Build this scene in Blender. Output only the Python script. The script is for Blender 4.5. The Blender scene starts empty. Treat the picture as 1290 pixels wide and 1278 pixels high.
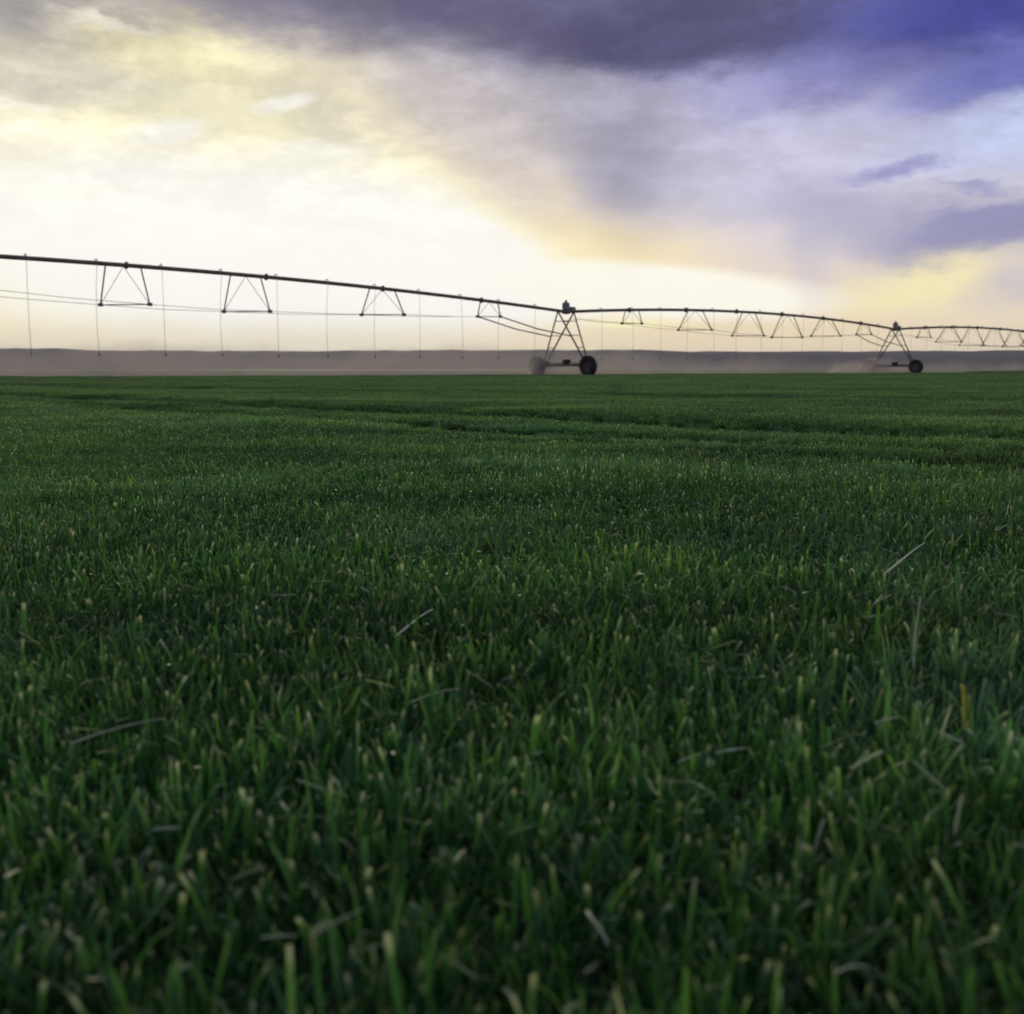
import bpy, bmesh, math, random
import numpy as np
from mathutils import Vector, Matrix

random.seed(7)
rng = np.random.default_rng(11)
scene = bpy.context.scene
COL = scene.collection
R = math.radians

# ------------------------------------------------------------------ camera
F_PX, CX, CY, HOR = 1325.0, 645.0, 639.0, 465.0     # photo: focal length, centre, horizon row (1290 x 1278)
CAM_H = 0.37
PITCH = math.atan((CY - HOR) / F_PX)
cam_d = bpy.data.cameras.new('camera')
cam_d.sensor_fit = 'HORIZONTAL'; cam_d.sensor_width = 36.0
cam_d.lens = 36.0 * F_PX / 1290.0
cam_d.clip_start = 0.02; cam_d.clip_end = 30000
cam_d.dof.use_dof = True; cam_d.dof.focus_distance = 3.2; cam_d.dof.aperture_fstop = 6.5
cam = bpy.data.objects.new('camera', cam_d); COL.objects.link(cam)
cam.location = (0, 0, CAM_H); cam.rotation_euler = (math.pi / 2 - PITCH, 0, 0)
scene.camera = cam

def pix_dir(px, py):
    """direction in the world of a photo pixel"""
    u, v = (px - CX) / F_PX, (CY - py) / F_PX
    c, s = math.cos(PITCH), math.sin(PITCH)
    return Vector((u, c + v * s, -s + v * c)).normalized()

def pix_ground(px, py, z):
    d = pix_dir(px, py); k = (z - CAM_H) / d.z
    return Vector((0, 0, CAM_H)) + d * k

def az_el(px, py):
    d = pix_dir(px, py)
    return math.degrees(math.atan2(d.x, d.y)), math.degrees(math.asin(d.z))

# ------------------------------------------------------------------ node helpers
class Tree:
    def __init__(s, nt): s.nt = nt
    def new(s, t, **kw):
        n = s.nt.nodes.new(t)
        for k, v in kw.items(): setattr(n, k, v)
        return n
    def put(s, sock, v):
        if isinstance(v, bpy.types.NodeSocket): s.nt.links.new(v, sock)
        else: sock.default_value = v
    def m(s, op, a, b=0.0, c=0.0, clamp=False):
        n = s.new('ShaderNodeMath', operation=op, use_clamp=clamp)
        for i, v in enumerate((a, b, c)): s.put(n.inputs[i], v)
        return n.outputs[0]
    def vm(s, op, a, b=None, scale=None):
        n = s.new('ShaderNodeVectorMath', operation=op)
        s.put(n.inputs[0], a)
        if b is not None: s.put(n.inputs[1], b)
        if scale is not None: s.put(n.inputs['Scale'], scale)
        return n.outputs[0]
    def smooth(s, v, a, b, lo=0.0, hi=1.0):
        n = s.new('ShaderNodeMapRange', interpolation_type='SMOOTHSTEP')
        for i, q in enumerate((v, a, b, lo, hi)): s.put(n.inputs[i], q)
        return n.outputs[0]
    def lin(s, v, a, b, lo=0.0, hi=1.0):
        n = s.new('ShaderNodeMapRange')
        for i, q in enumerate((v, a, b, lo, hi)): s.put(n.inputs[i], q)
        return n.outputs[0]
    def mix(s, f, a, b):
        n = s.new('ShaderNodeMix', data_type='RGBA')
        s.put(n.inputs['Factor'], f); s.put(n.inputs[6], a); s.put(n.inputs[7], b)
        return n.outputs[2]
    def noise(s, vec, scale, detail=4, rough=0.55, dim='3D', dist=0.0):
        n = s.new('ShaderNodeTexNoise', noise_dimensions=dim)
        if vec is not None: s.put(n.inputs['Vector'], vec)
        n.inputs['Scale'].default_value = scale; n.inputs['Detail'].default_value = detail
        n.inputs['Roughness'].default_value = rough; n.inputs['Distortion'].default_value = dist
        return n
    def comb(s, x, y, z):
        n = s.new('ShaderNodeCombineXYZ')
        for i, v in enumerate((x, y, z)): s.put(n.inputs[i], v)
        return n.outputs[0]

def srgb(r, g, b, k=1.0):
    def f(c):
        c /= 255.0
        return (c / 12.92 if c <= 0.04045 else ((c + 0.055) / 1.055) ** 2.4) * k
    return (f(r), f(g), f(b), 1.0)

# ------------------------------------------------------------------ sky (world)
SUN_AZ, SUN_EL = az_el(470, 335)
world = bpy.data.worlds.new('World'); scene.world = world; world.use_nodes = True
W = Tree(world.node_tree); W.nt.nodes.clear()
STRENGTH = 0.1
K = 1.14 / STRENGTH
tc = W.new('ShaderNodeTexCoord')
D = W.vm('NORMALIZE', tc.outputs['Generated'])
sep = W.new('ShaderNodeSeparateXYZ'); W.put(sep.inputs[0], D)
az0 = W.m('MULTIPLY', W.m('ARCTAN2', sep.outputs[0], sep.outputs[1]), 180 / math.pi)
el0 = W.m('MULTIPLY', W.m('ARCSINE', sep.outputs[2]), 180 / math.pi)
# streaky cloud noise: stretched along the horizon
stretch = W.vm('MULTIPLY', D, (1.0, 1.0, 2.5))
nA = W.noise(stretch, 5.0, 5, 0.62)
nB = W.noise(W.vm('ADD', stretch, (3.1, 7.7, 1.3)), 13.0, 6, 0.66)
nC = W.noise(W.vm('ADD', W.vm('MULTIPLY', D, (1.0, 1.0, 2.0)), (9.1, 2.7, 5.3)), 40.0, 4, 0.65)
sa = W.new('ShaderNodeSeparateColor'); W.put(sa.inputs[0], nA.outputs['Color'])
sb = W.new('ShaderNodeSeparateColor'); W.put(sb.inputs[0], nB.outputs['Color'])
def cen(v, k): return W.m('MULTIPLY', W.m('SUBTRACT', v, 0.5), k)
# domain warp in degrees, in two strengths
warp_a = W.m('ADD', cen(sa.outputs[0], 7.0), cen(sb.outputs[0], 3.0))
warp_e = W.m('ADD', cen(sa.outputs[1], 4.0), cen(sb.outputs[1], 1.8))
AZ = W.m('ADD', az0, warp_a); EL = W.m('ADD', el0, warp_e)
AZs = W.m('ADD', az0, W.m('MULTIPLY', warp_a, 0.3)); ELs = W.m('ADD', el0, W.m('MULTIPLY', warp_e, 0.25))

sky = W.new('ShaderNodeTexSky', sky_type='NISHITA')
sky.sun_disc = False; sky.sun_elevation = R(SUN_EL); sky.sun_rotation = R(SUN_AZ)
sky.air_density = 1.0; sky.dust_density = 1.6; sky.ozone_density = 2.0

DEG = math.degrees(1 / F_PX)
VW = W.comb(AZ, EL, 0.0); VS = W.comb(AZs, ELs, 0.0)
def blob(px, py, rx, ry, rot=0.0, inner=0.0, coords='w'):
    """soft ellipse round a direction; inner = share of the radius that is solid"""
    a, e = az_el(px, py)
    mp = W.new('ShaderNodeMapping', vector_type='TEXTURE')
    W.put(mp.inputs['Vector'], VW if coords == 'w' else VS)
    mp.inputs['Location'].default_value = (a, e, 0); mp.inputs['Rotation'].default_value = (0, 0, R(rot))
    mp.inputs['Scale'].default_value = (rx * DEG, ry * DEG, 1)
    ln = W.new('ShaderNodeVectorMath', operation='LENGTH'); W.put(ln.inputs[0], mp.outputs[0])
    return ln.outputs['Value'], inner

def layer(col, mask, colour, amount=1.0):
    return W.mix(W.smooth(mask[0], 1.0, mask[1], 0.0, amount), col, colour)

# clear air and thin high cloud: the elevation ramp
def ramp(stops, pos, lo, hi):
    n = W.new('ShaderNodeValToRGB'); W.put(n.inputs[0], W.lin(pos, lo, hi))
    el = n.color_ramp.elements
    while len(el) < len(stops): el.new(0.5)
    for q, (p, c) in zip(el, stops):
        q.position = (p - lo) / (hi - lo); q.color = c
    return n.outputs[0]
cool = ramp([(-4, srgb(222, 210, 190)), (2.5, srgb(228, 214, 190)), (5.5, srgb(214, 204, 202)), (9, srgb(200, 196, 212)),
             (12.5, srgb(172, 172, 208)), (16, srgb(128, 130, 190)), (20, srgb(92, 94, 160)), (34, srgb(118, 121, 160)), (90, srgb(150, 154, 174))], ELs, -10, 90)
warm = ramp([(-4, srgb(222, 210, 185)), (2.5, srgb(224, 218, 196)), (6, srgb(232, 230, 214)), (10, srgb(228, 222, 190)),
             (14, srgb(208, 203, 188)), (17.5, srgb(182, 176, 174)), (21, srgb(138, 134, 146)), (34, srgb(130, 130, 154)), (90, srgb(150, 154, 174))], ELs, -10, 90)  # both ramps: unseen sky overhead brightened to light the grass
# warm side spreads round the sun, the rest of the sky is the cool one
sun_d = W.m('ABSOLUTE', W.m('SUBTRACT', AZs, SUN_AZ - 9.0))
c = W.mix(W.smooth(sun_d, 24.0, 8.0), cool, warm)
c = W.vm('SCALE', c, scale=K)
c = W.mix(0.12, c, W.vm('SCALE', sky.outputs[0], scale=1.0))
def S(r, g, b): return srgb(r, g, b, K)

def side_of(p0, p1, soft):
    """1 on the left of the line p0 -> p1 (photo points), falling to 0 over soft px on its right"""
    (a0, e0), (a1, e1) = az_el(*p0), az_el(*p1)
    mp = W.new('ShaderNodeMapping', vector_type='TEXTURE'); W.put(mp.inputs['Vector'], VS)
    mp.inputs['Location'].default_value = (a0, e0, 0); mp.inputs['Rotation'].default_value = (0, 0, math.atan2(e1 - e0, a1 - a0))
    sx = W.new('ShaderNodeSeparateXYZ'); W.put(sx.inputs[0], mp.outputs[0])
    return W.smooth(sx.outputs[1], soft * .5 * DEG, -soft * .5 * DEG)
# --- glow of the hidden sun
c = layer(c, blob(350, 330, 640, 330, -8, 0.1), S(242, 234, 188), 0.8)
c = layer(c, blob(690, 320, 350, 130, -12, 0.1), S(244, 224, 168), 0.8)
c = layer(c, blob(1165, 358, 150, 62, 6, 0.2), S(240, 227, 174), 0.8)
# --- broad lilac cloud deck right of the sun
c = layer(c, blob(700, 140, 320, 110, -20, 0.25), S(166, 161, 174), 0.8)
c = layer(c, blob(600, 185, 230, 110, -36, 0.2, 's'), S(198, 189, 188), 0.75)
c = layer(c, blob(980, 205, 300, 120, -4, 0.15), S(190, 188, 212), 0.7)
# --- white core: bounded on the right by the slanting edge of the cloud deck
edge = side_of((415, 130), (735, 352), 46)
hal = blob(330, 280, 620, 230, -4, 0.35, 's')
c = W.mix(W.m('MULTIPLY', W.smooth(hal[0], 1.0, hal[1], 0.0, 0.9), side_of((425, 110), (770, 350), 60)), c, S(245, 239, 204))
core = blob(360, 325, 580, 150, -4, 0.5, 's')
c = W.mix(W.m('MULTIPLY', W.smooth(core[0], 1.0, core[1]), edge), c, S(243, 241, 234))
# --- cream air under the white
c = layer(c, blob(250, 440, 900, 52, 0, 0.2, 's'), S(226, 216, 188), 0.75)
c = layer(c, blob(900, 430, 420, 48, 0, 0.3, 's'), S(230, 212, 178), 0.8)
c = layer(c, blob(830, 366, 260, 40, -4, 0.55, 's'), S(245, 242, 228), 1.0)
c = layer(c, blob(800, 405, 90, 8, 0, 0.2, 's'), S(246, 240, 190), 0.7)
# --- rain shaft
c = layer(c, blob(785, 200, 95, 150, 8, 0.05, 's'), S(150, 147, 166), 0.7)
c = layer(c, blob(1010, 300, 40, 110, 14, 0.05, 's'), S(186, 180, 200), 0.5)
# --- left clouds
c = layer(c, blob(60, 105, 230, 55, 6, 0.1), S(190, 184, 174), 0.7)
c = layer(c, blob(60, 20, 260, 50, 0, 0.1), S(146, 141, 146), 0.75)
c = layer(c, blob(215, 62, 180, 48, -4, 0.25), S(238, 230, 186), 0.8)
c = layer(c, blob(400, 150, 150, 46, -25, 0.1), S(192, 186, 176), 0.5)
# --- dark upper deck: slate purple, bluer towards the right corner
c = layer(c, blob(330, 0, 260, 66, -10, 0.1), S(134, 128, 142), 0.9)
c = layer(c, blob(690, -15, 470, 112, -3, 0.45), S(92, 90, 120), 0.95)
c = layer(c, blob(860, 46, 240, 54, 4, 0.3), S(80, 78, 110), 0.95)
c = layer(c, blob(1370, -45, 390, 100, 10, 0.35), S(62, 65, 138), 0.95)
c = layer(c, blob(1310, 92, 190, 46, 6, 0.2), S(86, 90, 168), 0.75)
c = layer(c, blob(1030, 100, 200, 40, 8, 0.1), S(124, 122, 176), 0.5)
c = layer(c, blob(1280, 178, 200, 58, 4, 0.2), S(186, 196, 230), 0.65)
# --- dark cloud bank on the right
c = layer(c, blob(1240, 288, 190, 48, 4, 0.3), S(128, 128, 170), 0.85)
c = layer(c, blob(1065, 268, 150, 62, -12, 0.1), S(166, 164, 192), 0.7)
c = layer(c, blob(1140, 216, 64, 18, 2, 0.2), S(130, 128, 178), 0.75)
c = layer(c, blob(1225, 240, 60, 9, 0, 0.1), S(140, 142, 186), 0.7)
c = layer(c, blob(1300, 360, 90, 44, 0, 0.1), S(196, 188, 192), 0.8)
# --- bright torn holes on the left
for (px, py, rx, ry, rot, am) in ((205, 165, 60, 19, 14, 1), (350, 130, 54, 13, 14, 1), (385, 190, 90, 26, 3, .8), (80, 240, 95, 13, 3, 1),
                                  (225, 215, 40, 28, 20, .8), (20, 165, 60, 12, 0, .5), (20, 140, 70, 9, 0, .4), (130, 20, 70, 10, 5, .35)):
    c = layer(c, blob(px, py, rx, ry, rot, 0.3, 's' if am > .8 else 'w'), S(246, 243, 230), am)
# --- fine structure: wisps brighten and darken all cloud alike
lit = W.smooth(nB.outputs[0], .40, .66, -.11, .12)                       # crisp lit edges against soft undersides
det = W.m('ADD', W.m('ADD', lit, cen(nC.outputs[0], 0.28)), cen(nA.outputs[0], 0.35))
up = W.smooth(el0, 4.0, 15.0, 0.06, 1.0)
c = W.vm('SCALE', c, scale=W.m('ADD', 1.0, W.m('MULTIPLY', det, up)))
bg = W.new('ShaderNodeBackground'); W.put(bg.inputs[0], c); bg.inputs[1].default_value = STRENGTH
wo = W.new('ShaderNodeOutputWorld'); W.nt.links.new(bg.outputs[0], wo.inputs[0])

# ------------------------------------------------------------------ sun (behind thin cloud: soft) and exposure
sl = bpy.data.lights.new('sun', 'SUN'); sl.energy = 1.5; sl.angle = R(10); sl.color = (1.0, 0.9, 0.72)
so = bpy.data.objects.new('sun', sl); COL.objects.link(so)
sd = Vector((math.sin(R(SUN_AZ)) * math.cos(R(SUN_EL)), math.cos(R(SUN_AZ)) * math.cos(R(SUN_EL)), math.sin(R(SUN_EL))))
so.rotation_euler = sd.to_track_quat('Z', 'Y').to_euler()
vs = scene.view_settings
vs.view_transform = 'Standard'; vs.look = 'None'; vs.gamma = 1.0; vs.use_curve_mapping = False; vs.exposure = 0.0
scene.cycles.max_bounces = 5; scene.cycles.diffuse_bounces = 3; scene.cycles.glossy_bounces = 2; scene.cycles.transmission_bounces = 4; scene.cycles.volume_bounces = 1
scene.cycles.transparent_max_bounces = 8
world.cycles.sampling_method = 'MANUAL'; world.cycles.sample_map_resolution = 256
#SKYONLY

# ------------------------------------------------------------------ helpers: objects, tags
def tag(o, label=None, cat=None, group=None, kind=None):
    if label: o['label'] = label
    if cat: o['category'] = cat
    if group: o['group'] = group
    if kind: o['kind'] = kind
    return o

def link(name, me, parent=None, mat=None):
    o = bpy.data.objects.new(name, me); COL.objects.link(o)
    if parent is not None: o.parent = parent
    if mat is not None: me.materials.append(mat)
    return o

def mesh_np(name, verts, faces, smooth=True):
    me = bpy.data.meshes.new(name)
    me.from_pydata([tuple(v) for v in verts], [], [tuple(f) for f in faces]); me.update()
    if smooth: me.polygons.foreach_set('use_smooth', [True] * len(me.polygons))
    return me

def tube(bm, pts, radii, n=8, cap=True):
    pts = [Vector(p) for p in pts]
    if not hasattr(radii, '__len__'): radii = [radii] * len(pts)
    rings = []; up0 = None
    for i, p in enumerate(pts):
        t = (pts[min(i + 1, len(pts) - 1)] - pts[max(i - 1, 0)]).normalized()
        up = Vector((0, 0, 1)) if abs(t.z) < 0.95 else Vector((1, 0, 0))
        if up0 is not None: up = up0
        a = t.cross(up).normalized(); b = a.cross(t).normalized(); up0 = b
        rings.append([bm.verts.new(p + (a * math.cos(k * 2 * math.pi / n) + b * math.sin(k * 2 * math.pi / n)) * radii[i]) for k in range(n)])
    for r0, r1 in zip(rings, rings[1:]):
        for k in range(n):
            f = bm.faces.new((r0[k], r0[(k + 1) % n], r1[(k + 1) % n], r1[k])); f.smooth = n > 5
    if cap:
        bm.faces.new(rings[0][::-1]); bm.faces.new(rings[-1])

def box(bm, c, x, y, z, hx, hy, hz, bev=0.0):
    c, x, y, z = Vector(c), Vector(x), Vector(y), Vector(z)
    M = Matrix(((x.x * hx, y.x * hy, z.x * hz, c.x), (x.y * hx, y.y * hy, z.y * hz, c.y), (x.z * hx, y.z * hy, z.z * hz, c.z), (0, 0, 0, 1)))
    r = bmesh.ops.create_cube(bm, size=2.0, matrix=M)
    if bev:
        ed = list({e for v in r['verts'] for e in v.link_edges})
        bmesh.ops.bevel(bm, geom=ed, offset=bev, segments=2, affect='EDGES', profile=0.7)

def bm_obj(name, bm, mat, parent=None):
    me = bpy.data.meshes.new(name)
    bmesh.ops.recalc_face_normals(bm, faces=bm.faces)
    bm.to_mesh(me); bm.free()
    return link(name, me, parent, mat)

def material(name):
    m = bpy.data.materials.new(name); m.use_nodes = True
    t = Tree(m.node_tree); t.nt.nodes.clear()
    out = t.new('ShaderNodeOutputMaterial')
    return m, t, out

def principled(t, out, col, rough=0.6, metal=0.0, spec=0.5):
    p = t.new('ShaderNodeBsdfPrincipled')
    t.put(p.inputs['Base Color'], col); t.put(p.inputs['Roughness'], rough); t.put(p.inputs['Metallic'], metal)
    p.inputs['Specular IOR Level'].default_value = spec
    t.nt.links.new(p.outputs[0], out.inputs[0])
    return p

# ------------------------------------------------------------------ layout of the machine (plan view, metres)
T1 = Vector((3.23, 64.0, 0)); STEP = Vector((29.5, 27.0, 0))          # first tower in view and the step to the next
def line(t): return T1 + STEP * t
ALONG = STEP.normalized(); PERP = Vector((ALONG.y, -ALONG.x, 0))      # PERP points to the near right
TOWER_T = [-1.17, 0.0, 1.0, 1.92]
T0 = line(-1.17)

# ------------------------------------------------------------------ terrain
def rut(a, b, w, d):                                                   # tramlines, square to the machine
    p, q = pix_ground(*a, .05), pix_ground(*b, .05); v = (q - p).normalized()
    return p, Vector((-v.y, v.x, 0)), w, d
RUTS = [rut((0, 494), (1290, 541), .40, .085), rut((330, 520), (1290, 580), .16, .055), rut((0, 483), (1290, 503), .5, .07), rut((0, 507), (1290, 560), .13, .05)]
def rut_s(x, y, p, nrm): return (x - p.x) * nrm.x + (y - p.y) * nrm.y + .02 * np.sin(.9 * (x - y))
def terrain(x, y):
    x = np.asarray(x, float); y = np.asarray(y, float)
    h = 0.010 * np.sin(x * 1.7 + 0.6 * y) + 0.012 * np.sin(0.9 * y - 1.1 * x + 1.0) + 0.02 * np.sin(0.33 * x + 0.21 * y + 2)
    fade = np.clip(np.hypot(x, y) / 3.0, 0.25, 1.0)
    h = h * fade * .5
    for p, nrm, w, d in RUTS: h = h - d * np.exp(-(rut_s(x, y, p, nrm) / w) ** 2)
    h = h + 0.65 * np.exp(-(((x - T0.x) ** 2 + (y - T0.y) ** 2) / 9.0 ** 2))
    far = np.clip((np.hypot(x, y) - 150) / 200, 0, 1)
    return h * (1 - far)
def tz(x, y): return float(terrain(x, y))

def grid_axis(near, far, n_near, ratio):
    a = list(np.linspace(0, near, n_near)); st = a[-1] - a[-2]
    while a[-1] < far: st *= ratio; a.append(a[-1] + st)
    return a
pos = grid_axis(24, 9000, 110, 1.10)
xs = np.array([-v for v in pos[:0:-1]] + pos); ys = np.array([-v for v in grid_axis(4, 9000, 18, 1.22)[:0:-1]] + grid_axis(30, 9000, 140, 1.10))
X, Y = np.meshgrid(xs, ys); Z = terrain(X, Y)
nx, ny = len(xs), len(ys)
V = np.stack([X.ravel(), Y.ravel(), Z.ravel()], 1)
idx = np.arange(nx * ny).reshape(ny, nx)
Fq = np.stack([idx[:-1, :-1], idx[:-1, 1:], idx[1:, 1:], idx[1:, :-1]], -1).reshape(-1, 4)
m_soil, t, out = material('field_soil')
g = t.new('ShaderNodeNewGeometry')
n1 = t.noise(g.outputs['Position'], 0.35, 5); n2 = t.noise(g.outputs['Position'], 60, 4)
dist = t.vm('LENGTH', g.outputs['Position'])
dist = t.new('ShaderNodeVectorMath', operation='LENGTH'); t.put(dist.inputs[0], g.outputs['Position'])
nearc = t.mix(n2.outputs[0], (0.012, 0.012, 0.008, 1), (0.03, 0.035, 0.015, 1))
fieldc = t.mix(n1.outputs[0], (0.022, 0.06, 0.016, 1), (0.04, 0.085, 0.022, 1))
n3 = t.noise(t.vm('MULTIPLY', g.outputs['Position'], (1, 1, 1)), 0.006, 4)
plain = t.mix(t.smooth(n3.outputs[0], 0.4, 0.6), (0.10, 0.10, 0.055, 1), (0.05, 0.075, 0.035, 1))
c1 = t.mix(t.smooth(dist.outputs['Value'], 20, 45), nearc, fieldc)
c1 = t.mix(t.smooth(dist.outputs['Value'], 170, 240), c1, plain)
p = principled(t, out, c1, 0.9, spec=0.2)
bmp = t.new('ShaderNodeBump'); bmp.inputs['Strength'].default_value = 0.6; bmp.inputs['Distance'].default_value = 0.01
t.put(bmp.inputs['Height'], n2.outputs[0]); t.nt.links.new(bmp.outputs[0], p.inputs['Normal'])
field = link('field', mesh_np('field', V, Fq), None, m_soil); tag(field, kind='structure')

# ------------------------------------------------------------------ far hills
def ridge(name, dist, h_of_az, depth, col):
    n = 220; rows = 7; vv = []; ff = []
    for i in range(n):
        a = -100 + 200 * i / (n - 1)
        hh = h_of_az(a)
        for j in range(rows):
            q = j / (rows - 1); r = dist + depth * q
            prof = math.sin(q * math.pi) ** 0.8 if j not in (0, rows - 1) else 0.0
            vv.append((math.sin(R(a)) * r, math.cos(R(a)) * r, hh * prof * (1 + 0.1 * math.sin(a * 3.1 + j * 2)) if prof < .99 else hh))
    for i in range(n - 1):
        for j in range(rows - 1):
            b = i * rows + j; ff.append((b, b + rows, b + rows + 1, b + 1))
    for k in range(len(vv)):
        if vv[k][2] == 0: vv[k] = (vv[k][0], vv[k][1], -3.0)
    m, t, out = material(name + '_scrub')
    g = t.new('ShaderNodeNewGeometry')
    nn = t.noise(g.outputs['Position'], 0.006, 5)
    principled(t, out, t.mix(nn.outputs[0], col, tuple(v * 1.7 for v in col[:3]) + (1,)), 0.95, spec=0.1)
    o = link(name, mesh_np(name, vv, ff), None, m); tag(o, kind='structure'); return o
def h1(a):
    d = 3300 + 400
    def px_h(px, py): return d * (HOR - py) / F_PX
    step = lambda v, e, w: 1 / (1 + math.exp(-(v - e) / w))
    base = 23.2 - 1.6 * step(a, -22.3, 0.25) + 1.9 * step(a, -8, 2.0) - 2.3 * step(a, 8.6, 0.35) - 0.4 * step(a, 15, 2)
    base += 0.35 * math.sin(a * 1.3) + 0.25 * math.sin(a * 3.7 + 1) + 0.15 * math.sin(a * 9.1)
    return d * base / F_PX
ridge('hills', 3300, h1, 800, (0.06, 0.052, 0.036, 1))

# ------------------------------------------------------------------ grass: tiles of blades set out by geometry nodes, one mass
TILE = 0.20
def make_tile(n, seed):
    r = np.random.default_rng(seed)
    SEG = 5
    tl = max(1, n // 3)
    bx = r.uniform(-TILE / 2, TILE / 2, tl); by = r.uniform(-TILE / 2, TILE / 2, tl)
    tidx = r.integers(0, tl, n)
    x0 = bx[tidx] + r.normal(0, .006, n); y0 = by[tidx] + r.normal(0, .006, n)
    th = r.uniform(0.5, 1.35, tl)[tidx]
    L = np.clip(r.normal(.034, .011, n), .010, .064) * th
    lean = np.abs(r.normal(0.0, .36, n)) + .02
    curl = np.abs(r.normal(.15, .6, n))
    kind = r.uniform(0, 1, n)
    straw = kind < .018                                       # dry leaves
    lean = np.where(straw, lean + r.uniform(.1, .7, n), lean)
    longb = kind > .985
    L = np.where(longb, L * 1.25, L)
    phi = r.uniform(0, 2 * np.pi, n)
    w = np.clip(r.normal(.0031, .0010, n), .0014, .0065); w = np.where(r.uniform(0, 1, n) < .07, w * 1.9, w); w = np.where(straw, w * .7, w)
    cut = r.uniform(0, 1, n) < .34                            # blunt tips left by mowing or grazing
    face = r.normal(0, .5, n)                                 # twist of the blade about its own axis
    vs_, at_ = [], []
    clip = (kind >= .018) & (kind < .023)                       # loose clippings caught on the canopy
    L = np.where(clip, r.uniform(.012, .038, n), L); lean = np.where(clip, r.uniform(1.1, 1.75, n), lean); curl = np.where(clip, .1, curl)
    w = np.where(clip, w * .6, w)
    px, py, pz = x0.copy(), y0.copy(), np.where(clip, r.uniform(.026, .044, n), -.004)
    ang = lean.copy()
    dx, dy = np.cos(phi), np.sin(phi)
    rnd = r.uniform(0, 1, n)
    tips = np.where(straw | clip, 1.0, np.where(r.uniform(0, 1, n) < .55, r.uniform(.3, 1.0, n) * .96, 0.0))
    for s in range(SEG + 1):
        v = s / SEG
        prof = np.where(cut, .62 + .38 * np.sin(min(v / .55, 1) * np.pi / 2) - (.22 if s == SEG else 0.0), (.6 + .4 * np.sin(min(v / .45, 1) * np.pi / 2)) * (1 - max(0, (v - .45) / .55) ** 1.6 * .96))
        hw = .5 * w * prof
        fa = phi + np.pi / 2 + face * (v + .3)
        sx, sy = np.cos(fa), np.sin(fa)
        fold = hw * .45                                        # shallow keel
        nx_, ny_, nz_ = -np.cos(ang) * dx, -np.cos(ang) * dy, np.sin(ang)
        vs_.append(np.stack([px - sx * hw, py - sy * hw, pz], 1))
        vs_.append(np.stack([px - nx_ * fold, py - ny_ * fold, pz - nz_ * fold], 1))
        vs_.append(np.stack([px + sx * hw, py + sy * hw, pz], 1))
        for _ in range(3): at_.append(np.stack([rnd, np.full(n, v), tips, np.ones(n)], 1))
        px = px + dx * np.sin(ang) * L / SEG; py = py + dy * np.sin(ang) * L / SEG; pz = pz + np.cos(ang) * L / SEG
        ang = np.minimum(ang + curl / SEG * (1 + v), 1.9)
    P = np.stack(vs_, 1)                                       # n, 3*(SEG+1), 3
    A = np.stack(at_, 1)
    m_ = 3 * (SEG + 1)
    q = []
    for s in range(SEG):
        b = 3 * s
        q += [(b, b + 1, b + 4, b + 3), (b + 1, b + 2, b + 5, b + 4)]
    q = np.array(q)
    faces = (q[None] + (np.arange(n) * m_)[:, None, None]).reshape(-1, 4)
    return P.reshape(-1, 3), A.reshape(-1, 4), faces

NV = 8
allP, allA, allF, kinds = [], [], [], []
off = 0
for k in range(NV):
    P, A, Fc = make_tile(1350, 100 + k)
    allP.append(P); allA.append(A); allF.append(Fc + off); kinds.append(np.full(len(P), k)); off += len(P)
# where the tiles stand
pts, pick, rot, sxy, sz = [], [], [], [], []
_rw = np.random.default_rng(5).uniform(-1, 1, 400)
def row_wave(x, y):                                                    # rows of sowing, alike along the tramlines
    p, nrm = RUTS[0][0], RUTS[0][1]
    q = rut_s(x, y, p, nrm) / .55 + 200; i = np.clip(np.floor(q).astype(int), 0, 398); f = q - np.floor(q)
    return _rw[i] * (1 - f) + _rw[i + 1] * f
def clump(x, y): return .13 * np.sin(5.3 * x + 2.1 * np.sin(3.1 * y)) * np.sin(4.7 * y + 1.7 * np.sin(2.3 * x)) + .10 * np.sin(2.2 * x + 1.3) * np.sin(1.9 * y + .4 + np.sin(x))
def add_tiles(x, y, s):
    n = len(x)
    z = terrain(x, y)
    rutk = np.zeros(n)
    for p, nrm, w, d in RUTS: rutk = np.maximum(rutk, np.exp(-(rut_s(x, y, p, nrm) / w) ** 2) * d / .075)
    hgt = 1.0 + .10 * np.sin(x * 1.3 + 1.9 * np.sin(y * .7)) + .08 * np.sin(y * 1.1 - x * .8) + rng.normal(0, .05, n) + clump(x, y) * np.clip(8 / np.maximum(y, 1), .25, 1) + .20 * row_wave(x, y)
    hgt = hgt * (1 - .4 * np.clip(rutk, 0, 1))
    hgt = np.where((np.hypot(x, y) > 112) & (x > 6), hgt * 3.2, hgt)       # ranker growth along the far edge
    pts.append(np.stack([x, y, z], 1)); pick.append(rng.integers(0, NV, n))
    rot.append(rng.integers(0, 4, n) * (np.pi / 2) + rng.normal(0, .06, n)); sxy.append(np.full(n, s)); sz.append(np.maximum(hgt, .3))
def rows(y0, y1, step, wfun, s):
    for y in np.arange(y0, y1, step):
        w = wfun(y)
        x = np.arange(-w, w, step) + rng.uniform(0, step)
        add_tiles(x, np.full(len(x), y), s)
rows(-0.6, 18, TILE, lambda y: .62 * max(y, 0) + 2.2, 1.0)
rows(18, 48, TILE * 1.8, lambda y: .60 * y + 2, 1.8)
rows(48, 150, TILE * 4, lambda y: .60 * y + 2, 4)
pts = np.concatenate(pts); npt = len(pts)
nb = off
co = np.concatenate(allP + [pts]); fc = np.concatenate(allF)
me = bpy.data.meshes.new('grass')
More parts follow.
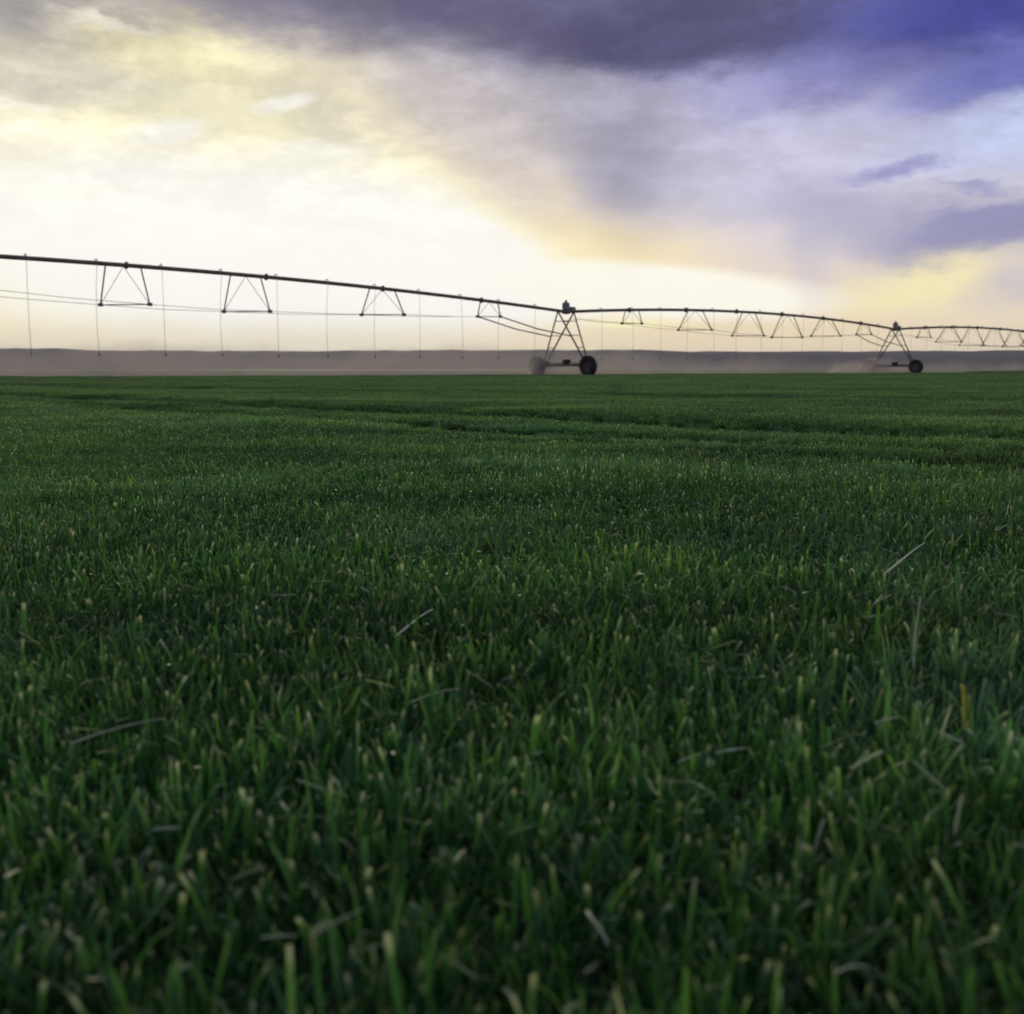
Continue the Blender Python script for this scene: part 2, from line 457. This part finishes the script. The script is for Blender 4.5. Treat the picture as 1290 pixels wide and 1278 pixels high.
me.vertices.add(len(co)); me.vertices.foreach_set('co', co.astype(np.float32).ravel())
me.loops.add(fc.size); me.loops.foreach_set('vertex_index', fc.astype(np.int32).ravel())
me.polygons.add(len(fc)); me.polygons.foreach_set('loop_start', np.arange(0, fc.size, 4, dtype=np.int32))
me.polygons.foreach_set('use_smooth', np.ones(len(fc), bool))
me.update(calc_edges=True)
def attr(name, typ, arr, field_='value'):
    a = me.attributes.new(name, typ, 'POINT'); a.data.foreach_set(field_, arr)
attr('part', 'INT', np.concatenate(kinds + [np.full(npt, 99)]).astype(np.int32))
attr('blade', 'FLOAT_COLOR', np.concatenate(allA + [np.zeros((npt, 4))]).astype(np.float32).ravel(), 'color')
pad = np.zeros(nb)
attr('pick', 'INT', np.concatenate([pad] + pick).astype(np.int32))
attr('turn', 'FLOAT', np.concatenate([pad] + rot).astype(np.float32))
attr('sxy', 'FLOAT', np.concatenate([pad] + sxy).astype(np.float32))
attr('sz', 'FLOAT', np.concatenate([pad] + sz).astype(np.float32))

m_grass, t, out = material('grass_blades')
at = t.new('ShaderNodeAttribute', attribute_name='blade')
sp = t.new('ShaderNodeSeparateColor'); t.put(sp.inputs[0], at.outputs['Color'])
rnd, vv, tip = sp.outputs[0], sp.outputs[1], sp.outputs[2]
g = t.new('ShaderNodeNewGeometry')
pn = t.noise(g.outputs['Position'], 0.8, 5, 0.65); pn2 = t.noise(g.outputs['Position'], 6.0, 3, 0.6)
rmp = t.new('ShaderNodeValToRGB'); t.put(rmp.inputs[0], t.m('ADD', t.m('MULTIPLY', rnd, 0.62), t.m('MULTIPLY', t.smooth(pn.outputs[0], .32, .68), 0.42), clamp=True))
e = rmp.color_ramp.elements
e[0].position = 0.05; e[0].color = (0.016, 0.066, 0.022, 1)
e[1].position = 1.0; e[1].color = (0.24, 0.38, 0.06, 1)
for pos_, col_ in ((0.35, (0.036, 0.130, 0.030, 1)), (0.62, (0.085, 0.240, 0.042, 1)), (0.85, (0.145, 0.32, 0.060, 1))):
    q = e.new(pos_); q.color = col_
gc = t.mix(t.m('MULTIPLY', t.smooth(pn2.outputs[0], .45, .75), .35), rmp.outputs[0], (0.085, 0.18, 0.05, 1))
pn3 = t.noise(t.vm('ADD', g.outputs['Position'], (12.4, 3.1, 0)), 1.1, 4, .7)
gc = t.mix(t.m('MULTIPLY', t.smooth(pn3.outputs[0], .50, .66), .55), gc, (0.125, 0.30, 0.125, 1))      # cool pale patches: sheen of the leaves put into the colour
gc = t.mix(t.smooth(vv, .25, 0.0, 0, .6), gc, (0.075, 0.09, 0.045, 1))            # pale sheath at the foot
tipm = t.m('MAXIMUM', t.m('MULTIPLY', t.smooth(vv, .82, .97), t.m('MULTIPLY', tip, .95)), t.m('MULTIPLY', t.m('GREATER_THAN', tip, .97), .85))
strawc = t.mix(rnd, (0.40, 0.46, 0.18, 1), (0.70, 0.76, 0.52, 1))
gc = t.mix(tipm, gc, strawc)
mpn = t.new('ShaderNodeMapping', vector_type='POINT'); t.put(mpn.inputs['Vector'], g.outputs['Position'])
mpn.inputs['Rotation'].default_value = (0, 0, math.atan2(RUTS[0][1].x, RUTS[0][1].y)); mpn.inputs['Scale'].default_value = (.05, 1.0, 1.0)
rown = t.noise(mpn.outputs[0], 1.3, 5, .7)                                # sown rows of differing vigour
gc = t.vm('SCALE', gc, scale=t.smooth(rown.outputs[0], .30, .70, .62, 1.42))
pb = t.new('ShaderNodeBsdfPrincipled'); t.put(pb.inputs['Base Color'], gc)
pb.inputs['Roughness'].default_value = 0.42; pb.inputs['Specular IOR Level'].default_value = 0.45
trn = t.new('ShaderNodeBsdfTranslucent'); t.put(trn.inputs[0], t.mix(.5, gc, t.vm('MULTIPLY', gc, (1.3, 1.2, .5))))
mx = t.new('ShaderNodeMixShader'); mx.inputs[0].default_value = 0.46
t.nt.links.new(pb.outputs[0], mx.inputs[1]); t.nt.links.new(trn.outputs[0], mx.inputs[2]); t.nt.links.new(mx.outputs[0], out.inputs[0])
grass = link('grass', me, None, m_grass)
tag(grass, 'short dense green grass with blunt pale tips covering the whole field', 'grass', kind='stuff')

ng = bpy.data.node_groups.new('grass_tiles', 'GeometryNodeTree')
ng.interface.new_socket('Geometry', in_out='INPUT', socket_type='NodeSocketGeometry')
ng.interface.new_socket('Geometry', in_out='OUTPUT', socket_type='NodeSocketGeometry')
N = ng.nodes; L_ = ng.links
gi, go = N.new('NodeGroupInput'), N.new('NodeGroupOutput')
def named(nm, ty):
    n = N.new('GeometryNodeInputNamedAttribute'); n.data_type = ty; n.inputs['Name'].default_value = nm; return n.outputs[0]
def sel(geo, k):
    cmp_ = N.new('FunctionNodeCompare'); cmp_.data_type = 'INT'; cmp_.operation = 'EQUAL'
    L_.new(named('part', 'INT'), [s for s in cmp_.inputs if s.name == 'A' and s.type == 'INT'][0])
    [s for s in cmp_.inputs if s.name == 'B' and s.type == 'INT'][0].default_value = k
    sg = N.new('GeometryNodeSeparateGeometry'); sg.domain = 'POINT'
    L_.new(geo, sg.inputs[0]); L_.new(cmp_.outputs[0], sg.inputs[1]); return sg.outputs[0]
join = N.new('GeometryNodeJoinGeometry')
for k in range(NV):
    gti = N.new('GeometryNodeGeometryToInstance'); L_.new(sel(gi.outputs[0], k), gti.inputs[0]); L_.new(gti.outputs[0], join.inputs[0])
m2p = N.new('GeometryNodeMeshToPoints'); L_.new(sel(gi.outputs[0], 99), m2p.inputs[0])
iop = N.new('GeometryNodeInstanceOnPoints')
L_.new(m2p.outputs[0], iop.inputs['Points']); L_.new(join.outputs[0], iop.inputs['Instance'])
iop.inputs['Pick Instance'].default_value = True
L_.new(named('pick', 'INT'), iop.inputs['Instance Index'])
cr = N.new('ShaderNodeCombineXYZ'); L_.new(named('turn', 'FLOAT'), cr.inputs[2])
e2r = N.new('FunctionNodeEulerToRotation'); L_.new(cr.outputs[0], e2r.inputs[0]); L_.new(e2r.outputs[0], iop.inputs['Rotation'])
cs = N.new('ShaderNodeCombineXYZ')
L_.new(named('sxy', 'FLOAT'), cs.inputs[0]); L_.new(named('sxy', 'FLOAT'), cs.inputs[1]); L_.new(named('sz', 'FLOAT'), cs.inputs[2])
L_.new(cs.outputs[0], iop.inputs['Scale'])
L_.new(iop.outputs[0], go.inputs[0])
mod = grass.modifiers.new('tiles', 'NODES'); mod.node_group = ng

# ------------------------------------------------------------------ the irrigation machine
def metal(name, a, b, rough, met):
    m, t, out = material(name)
    g = t.new('ShaderNodeTexCoord')
    n_ = t.noise(g.outputs['Object'], 1.3, 5, .65); n2_ = t.noise(g.outputs['Object'], 9, 4, .6)
    f = t.smooth(t.m('ADD', t.m('MULTIPLY', n_.outputs[0], .7), t.m('MULTIPLY', n2_.outputs[0], .3)), .38, .64)
    principled(t, out, t.mix(f, a, b), rough, met); return m
m_galv = metal('weathered_galvanized_steel', (0.24, 0.20, 0.14, 1), (0.15, 0.115, 0.07, 1), .65, .3)
m_rod = metal('dull_steel_rod', (0.22, 0.18, 0.12, 1), (0.14, 0.105, 0.065, 1), .65, .3)
m_rub = metal('tyre_rubber', (0.018, 0.017, 0.016, 1), (0.035, 0.030, 0.024, 1), .85, 0)
m_rim = metal('wheel_steel', (0.12, 0.11, 0.10, 1), (0.07, 0.06, 0.05, 1), .6, .5)
m_hose = metal('grey_hose', (0.30, 0.29, 0.25, 1), (0.38, 0.36, 0.31, 1), .7, 0)
m_box = metal('painted_grey_box', (0.22, 0.22, 0.21, 1), (0.15, 0.14, 0.13, 1), .5, 0)

root = bpy.data.objects.new('sprinkler_irrigator', None); COL.objects.link(root)
root.location = (T1.x, T1.y, 0); root.empty_display_size = 2
tag(root, 'long galvanized steel sprinkler irrigator on wheeled towers spanning the green field', 'irrigator')
ORG = Vector((T1.x, T1.y, 0))
def W2L(v): return Vector(v) - ORG
TOPZ = {-1.17: 4.50, 0.0: 3.76, 1.0: 3.72, 1.92: 3.74}
ARCH = [0.59, 0.66, 0.55]
SPANS = [(-1.17, 0.0), (0.0, 1.0), (1.0, 1.92)]
def pipe_z(t):
    for (a, b), h in zip(SPANS, ARCH):
        if a <= t <= b + 1e-9:
            s = (t - a) / (b - a)
            return TOPZ[a] * (1 - s) + TOPZ[b] * s + 4 * h * s * (1 - s)
    return TOPZ[1.92]
def pipe_pt(t): p = line(t); return W2L((p.x, p.y, pipe_z(t)))
UP = Vector((0, 0, 1))
METRE = 1.0 / STEP.length                                           # t per metre along the machine

for (a, b) in SPANS:                                                 # pipes, each with flanged joints
    bm = bmesh.new(); n = 40
    tube(bm, [pipe_pt(a + (b - a) * i / n) for i in range(n + 1)], .092, 12)
    po = bm_obj('pipe', bm, m_galv, root)
    nf = 7
    for i in range(1, nf):
        bm = bmesh.new()
        q = a + (b - a) * i / nf; c0 = pipe_pt(q); d_ = (pipe_pt(q + .002) - c0).normalized()
        tube(bm, [c0 - d_ * .035, c0 + d_ * .035], .155, 12)
        bm_obj('flange_ring', bm, m_galv, po)

# truss frames under the pipe
FRAMES = {0: [-.153, -.335, -.528, -.672, -.84, -1.01], 1: [.150, .312, .466, .590, .725, .870], 2: [1.13, 1.25, 1.37, 1.49, 1.61, 1.72]}
def frame_depth(k, t):
    a, b = SPANS[k]; s = (t - a) / (b - a)
    return .62 + 4.3 * s * (1 - s) if True else 0
chord = {0: [], 1: [], 2: []}
for k, ts in FRAMES.items():
    a, b = SPANS[k]
    for t_ in ts:
        s = (t_ - a) / (b - a)
        edge = min(s, 1 - s)
        dep = .85 if edge < .17 else (1.32 if edge < .33 else 1.66)
        half_a = .50 if edge < .17 else .72; half_p = .40 if edge < .17 else .86
        c0 = pipe_pt(t_); dz = Vector((0, 0, -dep))
        up_a = half_a * (1.25 if edge < .17 else 1.05)
        pa, pb = pipe_pt(t_ - up_a * METRE), pipe_pt(t_ + up_a * METRE)
        lf = c0 - ALONG * half_a - PERP * half_p + dz; rt = c0 + ALONG * half_a + PERP * half_p + dz
        lf.z = rt.z = c0.z - dep
        chord[k].append((t_, lf, rt))
        bm = bmesh.new(); tube(bm, [lf, rt], .026, 6); fo = bm_obj('truss_frame', bm, m_galv, root)
        for (p0, p1) in ((pa, lf), (pb, rt)):
            bm = bmesh.new(); tube(bm, [p0, p1], .034, 6); bm_obj('strut', bm, m_galv, fo)
        for p1 in (lf, rt):
            bm = bmesh.new(); tube(bm, [c0 + Vector((0, 0, -.05)), p1], .013, 5); bm_obj('brace', bm, m_rod, fo)
        for p1 in (lf, rt):
            bm = bmesh.new(); box(bm, p1, ALONG, PERP, UP, .10, .05, .07, .015); bm_obj('gusset', bm, m_galv, fo)

# towers
def wheel(parent, c, ax, fwd):
    r, w = .60, .19
    seg = 40; prof = [(q_[0] * .94, q_[1]) for q_ in [(.36, -w * .8), (.46, -w), (.55, -w), (.585, -w * .8), (.60, -w * .3), (.60, w * .3), (.585, w * .8), (.55, w), (.46, w), (.36, w * .8)]]
    bm = bmesh.new(); rings = []
    for i in range(seg):
        a_ = 2 * math.pi * i / seg; dv = fwd * math.cos(a_) + UP * math.sin(a_)
        rings.append([bm.verts.new(c + dv * q[0] + ax * q[1]) for q in prof])
    for i in range(seg):
        A_, B_ = rings[i], rings[(i + 1) % seg]
        for j in range(len(prof)):
            f = bm.faces.new((A_[j], A_[(j + 1) % len(prof)], B_[(j + 1) % len(prof)], B_[j])); f.smooth = True
    for i in range(24):                                              # slanted tread lugs
        for sgn in (-1, 1):
            a_ = 2 * math.pi * (i + (.5 if sgn > 0 else 0)) / 24; dv = fwd * math.cos(a_) + UP * math.sin(a_); tv = -fwd * math.sin(a_) + UP * math.cos(a_)
            yv = (ax * sgn + tv * .5).normalized()
            box(bm, c + dv * .569 + ax * sgn * .10 + tv * .02, tv, yv, dv, .022, .11, .028)
    ty = bm_obj('wheel', bm, m_rub, parent)
    return ty
def rim(c, ax, fwd):
    bm = bmesh.new(); seg = 32
    prof = [(.345, -.15), (.29, -.06), (.16, -.03), (.0001, -.03)]
    rg = []
    for i in range(seg):
        a_ = 2 * math.pi * i / seg; dv = fwd * math.cos(a_) + UP * math.sin(a_)
        rg.append([[bm.verts.new(c + dv * q[0] + ax * q[1] * s_) for q in prof] for s_ in (1, -1)])
    for i in range(seg):
        for s_ in (0, 1):
            A_, B_ = rg[i][s_], rg[(i + 1) % seg][s_]
            for j in range(len(prof) - 1): bm.faces.new((A_[j], A_[j + 1], B_[j + 1], B_[j]))
    for s_ in (-1, 1): tube(bm, [c + ax * .02 * s_, c + ax * .12 * s_], .07, 10)
    return bm

towers = {}
for t_ in TOWER_T:
    b0 = line(t_); gz = tz(b0.x, b0.y); base = W2L((b0.x, b0.y, gz))
    HB = 2.15                                                        # half wheelbase
    bm = bmesh.new()
    beamz = .62
    box(bm, base + UP * beamz, PERP, ALONG, UP, HB - .62, .075, .085, .02)
    tw = bm_obj('drive_tower', bm, m_galv, root)
    if t_ == 0.0: tw['label'] = 'nearer wheeled tower in the middle of the picture'
    if t_ == 1.0: tw['label'] = 'farther wheeled tower near the right edge'
    a_pt, b_pt = pipe_pt(t_ - .68 * METRE if t_ > -1.17 else t_), pipe_pt(t_ + .68 * METRE if t_ < 1.92 else t_)
    legs = {}
    for sgn, lbl in ((1, 'near'), (-1, 'far')):
        foot = base + PERP * sgn * (HB - .42) + UP * .80
        for q, tp in (('a', a_pt), ('b', b_pt)):
            bm = bmesh.new(); ft = foot + ALONG * (.12 if q == 'b' else -.12)
            tube(bm, [ft, tp - UP * .03], .05, 6)
            bm_obj('leg', bm, m_galv, tw); legs[(sgn, q)] = (ft, tp)
        for fr in (.28, .52, .80):                                   # rungs between the pair of legs
            bm = bmesh.new(); f0, p0 = legs[(sgn, 'a')]; f1, p1 = legs[(sgn, 'b')]
            tube(bm, [f0.lerp(p0, fr), f1.lerp(p1, fr)], .024, 5); bm_obj('rung', bm, m_galv, tw)
        bm = bmesh.new(); box(bm, base + PERP * sgn * (HB - .45) + UP * .66, PERP, ALONG, UP, .22, .13, .16, .03)
        bm_obj('gearbox', bm, m_rub, tw)
        wc = base + PERP * sgn * HB + UP * .55 
        bm_w = wheel(tw, wc - ALONG * .30, ALONG, PERP)
        if t_ == 0.0: bm_w['label'] = 'dark wheel in front of the spray' if sgn > 0 else 'wheel half hidden in the spray'
        bm_obj('wheel_rim', rim(wc - ALONG * .30, ALONG, PERP), m_rim, tw)
    bm = bmesh.new(); tube(bm, [base + PERP * -.15 + UP * (beamz + .2), base + PERP * .32 + UP * (beamz + .2)], .13, 12)
    box(bm, base + PERP * .08 + UP * (beamz + .11), PERP, ALONG, UP, .16, .09, .05)
    bm_obj('drive_motor', bm, m_rub, tw)
    bm = bmesh.new(); tube(bm, [base + PERP * -(HB - .6) + UP * (beamz + .13), base + PERP * (HB - .6) + UP * (beamz + .13)], .022, 6)
    bm_obj('drive_shaft', bm, m_rod, tw)
    tp = pipe_pt(t_)
    bm = bmesh.new(); box(bm, tp + UP * .34, ALONG, PERP, UP, .17, .15, .20, .02)
    box(bm, tp + UP * .12, ALONG, PERP, UP, .05, .05, .05)
    cb = bm_obj('control_box', bm, m_box, tw)
    bm = bmesh.new(); tube(bm, [tp + UP * .53, tp + UP * .62, tp + UP * .70], [.09, .09, .04], 10); bm_obj('beacon', bm, m_box, cb)
    bm = bmesh.new(); box(bm, tp + ALONG * .52 + UP * .20, ALONG, PERP, UP, .20, .12, .11, .02); bm_obj('junction_box', bm, m_box, tw)
    bm = bmesh.new(); tube(bm, [tp - ALONG * .28, tp - ALONG * .1, tp + ALONG * .1, tp + ALONG * .28], [.12, .15, .15, .12], 12); bm_obj('pipe_joint', bm, m_galv, tw)
    towers[t_] = legs

# truss rods: lower chords from frame to frame, running down to the tower legs
for k, lst in chord.items():
    a, b = SPANS[k]; lst = sorted(lst, key=lambda q: q[0])
    for side in (1, 2):
        pts_ = [q[side] for q in lst]
        sgn = -1 if side == 1 else 1
        f0, p0 = towers[b][(sgn, 'a')]; end = f0.lerp(p0, .50)
        f1, p1 = towers[a][(sgn, 'b')]; start = f1.lerp(p1, .86)
        seq = [start] + pts_ + [end]
        for j in range(len(seq) - 1):
            thick = .038 if j == len(seq) - 2 else .011
            bm = bmesh.new(); mid = (seq[j] + seq[j + 1]) / 2 - UP * (.05 if j < len(seq) - 2 else .12)
            tube(bm, [seq[j], mid, seq[j + 1]], thick, 5); bm_obj('truss_rod', bm, m_rod, root)

# drop hoses with nozzles
nozzles = []
t_ = -1.125
while t_ < 1.90:
    if min(abs(t_ - q) for q in TOWER_T) > .02:
        p0 = pipe_pt(t_); g_ = line(t_); zb = tz(g_.x, g_.y) + 1.05
        side = PERP * .22
        low = Vector((p0.x + side.x, p0.y + side.y, zb))
        top = p0 + side
        sw = ALONG * random.uniform(-.11, .11)
        bm = bmesh.new()
        tube(bm, [top + UP * .02, top.lerp(low, .3) + sw, top.lerp(low, .7) + sw * 1.4, low + sw], .009, 6)
        h = bm_obj('drop_hose', bm, m_hose, root)
        bm = bmesh.new()
        arc = [p0 + UP * .09] + [p0 + UP * (.09 + .07 * math.sin(q)) + side * (.5 - .5 * math.cos(q)) for q in (.5, 1.1, 1.7, 2.3, 2.8)] + [top + UP * .02]
        tube(bm, arc, .02, 6); bm_obj('gooseneck', bm, m_galv, h)
        bm = bmesh.new(); tube(bm, [low + sw, low + sw - UP * .05, low + sw - UP * .10, low + sw - UP * .13], [.03, .05, .05, .02], 8)
        bm_obj('nozzle', bm, m_hose, h)
        nozzles.append(t_)
    t_ += .0705

# ------------------------------------------------------------------ spray drifting under the nozzles
m_mist, t, out = material('spray_mist')
pv = t.new('ShaderNodeVolumePrincipled'); pv.inputs['Color'].default_value = (.74, .65, .54, 1); pv.inputs['Anisotropy'].default_value = .25
pv.inputs['Density'].default_value = .28
t.nt.links.new(pv.outputs[0], out.inputs['Volume'])
m_mist.cycles.homogeneous_volume = True
vv_, ff_ = [], []
NS, NR = 260, 9                                                       # stations along the machine, levels up each side
levels = [(j / (NR - 1)) ** 1.2 for j in range(NR)]
def puff(u, k): return sum(math.sin(u * f + k * p) * a_ for f, p, a_ in ((.41, 1.7, .5), (.97, 2.9, .35), (2.2, .7, .25), (4.7, 1.1, .12)))
for i in range(NS + 1):
    q = -1.12 + (1.80 + 1.12) * i / NS
    b0 = line(q); u = q / METRE
    gz = tz(b0.x, b0.y)
    k_ = 1 / (1 + math.exp((u - 9) / 7))                              # thick on the left, thin beyond the first tower
    end = min(1.0, (q + 1.12) * 8, (1.80 - q) * 8)
    wid = (1.0 + 4.6 * k_ + 3.0 * math.exp(-((u - 38) / 5) ** 2)) * (1 + .48 * puff(u, 0)) * max(end, .02)
    top = (1.2 + .35 * k_ + .30 * puff(u, 3) + .35 * math.exp(-((u + 2) / 7) ** 2)) * max(end, .05)
    ring = []
    for side in (1, -1):
        for lv in (levels if side > 0 else levels[-2::-1]):
            w_ = (1 - lv) ** 1.15 * (1 + .22 * puff(u * 1.3 + 9 * lv, 5 + side))
            off_ = w_ * wid * (.24 if side > 0 else .76)
            p_ = b0 - PERP * .25 + PERP * off_ * side
            ring.append((p_.x, p_.y, (gz - .12) + lv * (top + .12)))
    vv_ += ring
m6 = 2 * NR - 1
for i in range(NS):
    for j in range(m6):
        a_, b_ = i * m6 + j, i * m6 + (j + 1) % m6
        ff_.append((a_, b_, b_ + m6, a_ + m6))
ff_.append(tuple(range(m6))[::-1]); ff_.append(tuple(NS * m6 + j for j in range(m6)))
me_ = mesh_np('spray_mist', vv_, ff_, False)
bm = bmesh.new(); bm.from_mesh(me_); bmesh.ops.recalc_face_normals(bm, faces=bm.faces); bm.to_mesh(me_); bm.free()
mist = link('spray_mist', me_, None, m_mist)
tag(mist, 'low pale spray drifting along the ground beneath the irrigator', 'spray', kind='stuff')

# ------------------------------------------------------------------ single dry straws lying on the grass
m_straw, t, out = material('dry_straw')
g = t.new('ShaderNodeTexCoord'); nn = t.noise(g.outputs['Object'], 60, 3)
principled(t, out, t.mix(nn.outputs[0], (.52, .56, .30, 1), (.68, .70, .46, 1)), .6)
m_yel, t, out = material('yellowing_leaf')
g = t.new('ShaderNodeTexCoord'); nn = t.noise(g.outputs['Object'], 40, 3)
principled(t, out, t.mix(nn.outputs[0], (.42, .46, .04, 1), (.55, .55, .08, 1)), .5)
def straw(p0, p1, w, label, cat='straw', mat=m_straw, bow=.003, name='dry_straw'):
    p0, p1 = Vector(p0), Vector(p1); ln = (p1 - p0).length
    c0 = (p0 + p1) / 2; n = 8; d_ = (p1 - p0).normalized(); sd_ = d_.cross(UP)
    if sd_.length < .2: sd_ = d_.cross(Vector((0, 1, 0)))
    sd_.normalize(); u_ = sd_.cross(d_).normalized()
    bm = bmesh.new(); prev = None
    for i in range(n + 1):
        q = i / n; p_ = p0.lerp(p1, q) + u_ * bow * math.sin(q * math.pi) + sd_ * .0012 * math.sin(q * 5) - c0
        hw = w * .33 * (1 - .55 * q)
        row = [bm.verts.new(p_ - sd_ * hw), bm.verts.new(p_ - u_ * hw * .4), bm.verts.new(p_ + sd_ * hw), bm.verts.new(p_ + u_ * hw * .4)]
        if prev:
            for k in range(4):
                f = bm.faces.new((prev[k], prev[(k + 1) % 4], row[(k + 1) % 4], row[k])); f.smooth = True
        else: bm.faces.new(row)
        prev = row
    bm.faces.new(prev[::-1])
    o = bm_obj(name, bm, mat); o.location = c0; tag(o, label, cat, 'loose straws on the grass'); return o
GT = .047
def lying(a, b, w, label, dz=0.0, **kw):
    straw(pix_ground(*a, GT), pix_ground(*b, GT + dz), w, label, **kw)
def standing(foot, top, w, label, **kw):
    f_ = pix_ground(*foot, .025); d_ = pix_dir(*top); k_ = f_.y / d_.y
    straw(f_, Vector((0, 0, CAM_H)) + d_ * (k_ - .01), w, label, **kw)
lying((88, 937), (206, 906), .0045, 'long pale dry straw lying across the grass at the lower left', .012)
lying((515, 886), (581, 868), .005, 'short whitish straw lying flat in the grass left of centre', .012)
lying((498, 802), (546, 768), .006, 'greenish dry stem leaning in the grass above the whitish straw', .01)
lying((1116, 722), (1166, 684), .007, 'greyish dry stem leaning in the grass at the right', .015)
lying((1052, 1226), (1095, 1221), .0035, 'tiny pale straw in the dark foreground at the lower right', .006)
lying((740, 1148), (764, 1192), .003, 'thin pale stem in the foreground below the picture centre', .0)
standing((1152, 850), (1158, 752), .006, 'tall pale upright stalk standing in the grass at the right', bow=.004)
standing((668, 828), (684, 793), .005, 'small pale upright stalk in the middle of the grass', bow=.003)
standing((1218, 925), (1211, 862), .014, 'yellow upright leaf standing in the grass at the right edge', cat='leaf', mat=m_yel, bow=.004, name='yellow_leaf')

# ------------------------------------------------------------------ air: even haze over the whole place
m_haze, t, out = material('haze_air')
pv = t.new('ShaderNodeVolumePrincipled'); pv.inputs['Color'].default_value = (.94, .93, .95, 1)
pv.inputs['Density'].default_value = 7e-5; pv.inputs['Anisotropy'].default_value = .2
t.nt.links.new(pv.outputs[0], out.inputs['Volume'])
m_haze.cycles.homogeneous_volume = True
bm = bmesh.new()
Hs = 13000
box(bm, (0, 0, 50), (1, 0, 0), (0, 1, 0), (0, 0, 1), Hs, Hs, 56)
hz = bm_obj('haze', bm, m_haze); tag(hz, 'thin even haze in the air over field and hills', 'haze', kind='stuff')
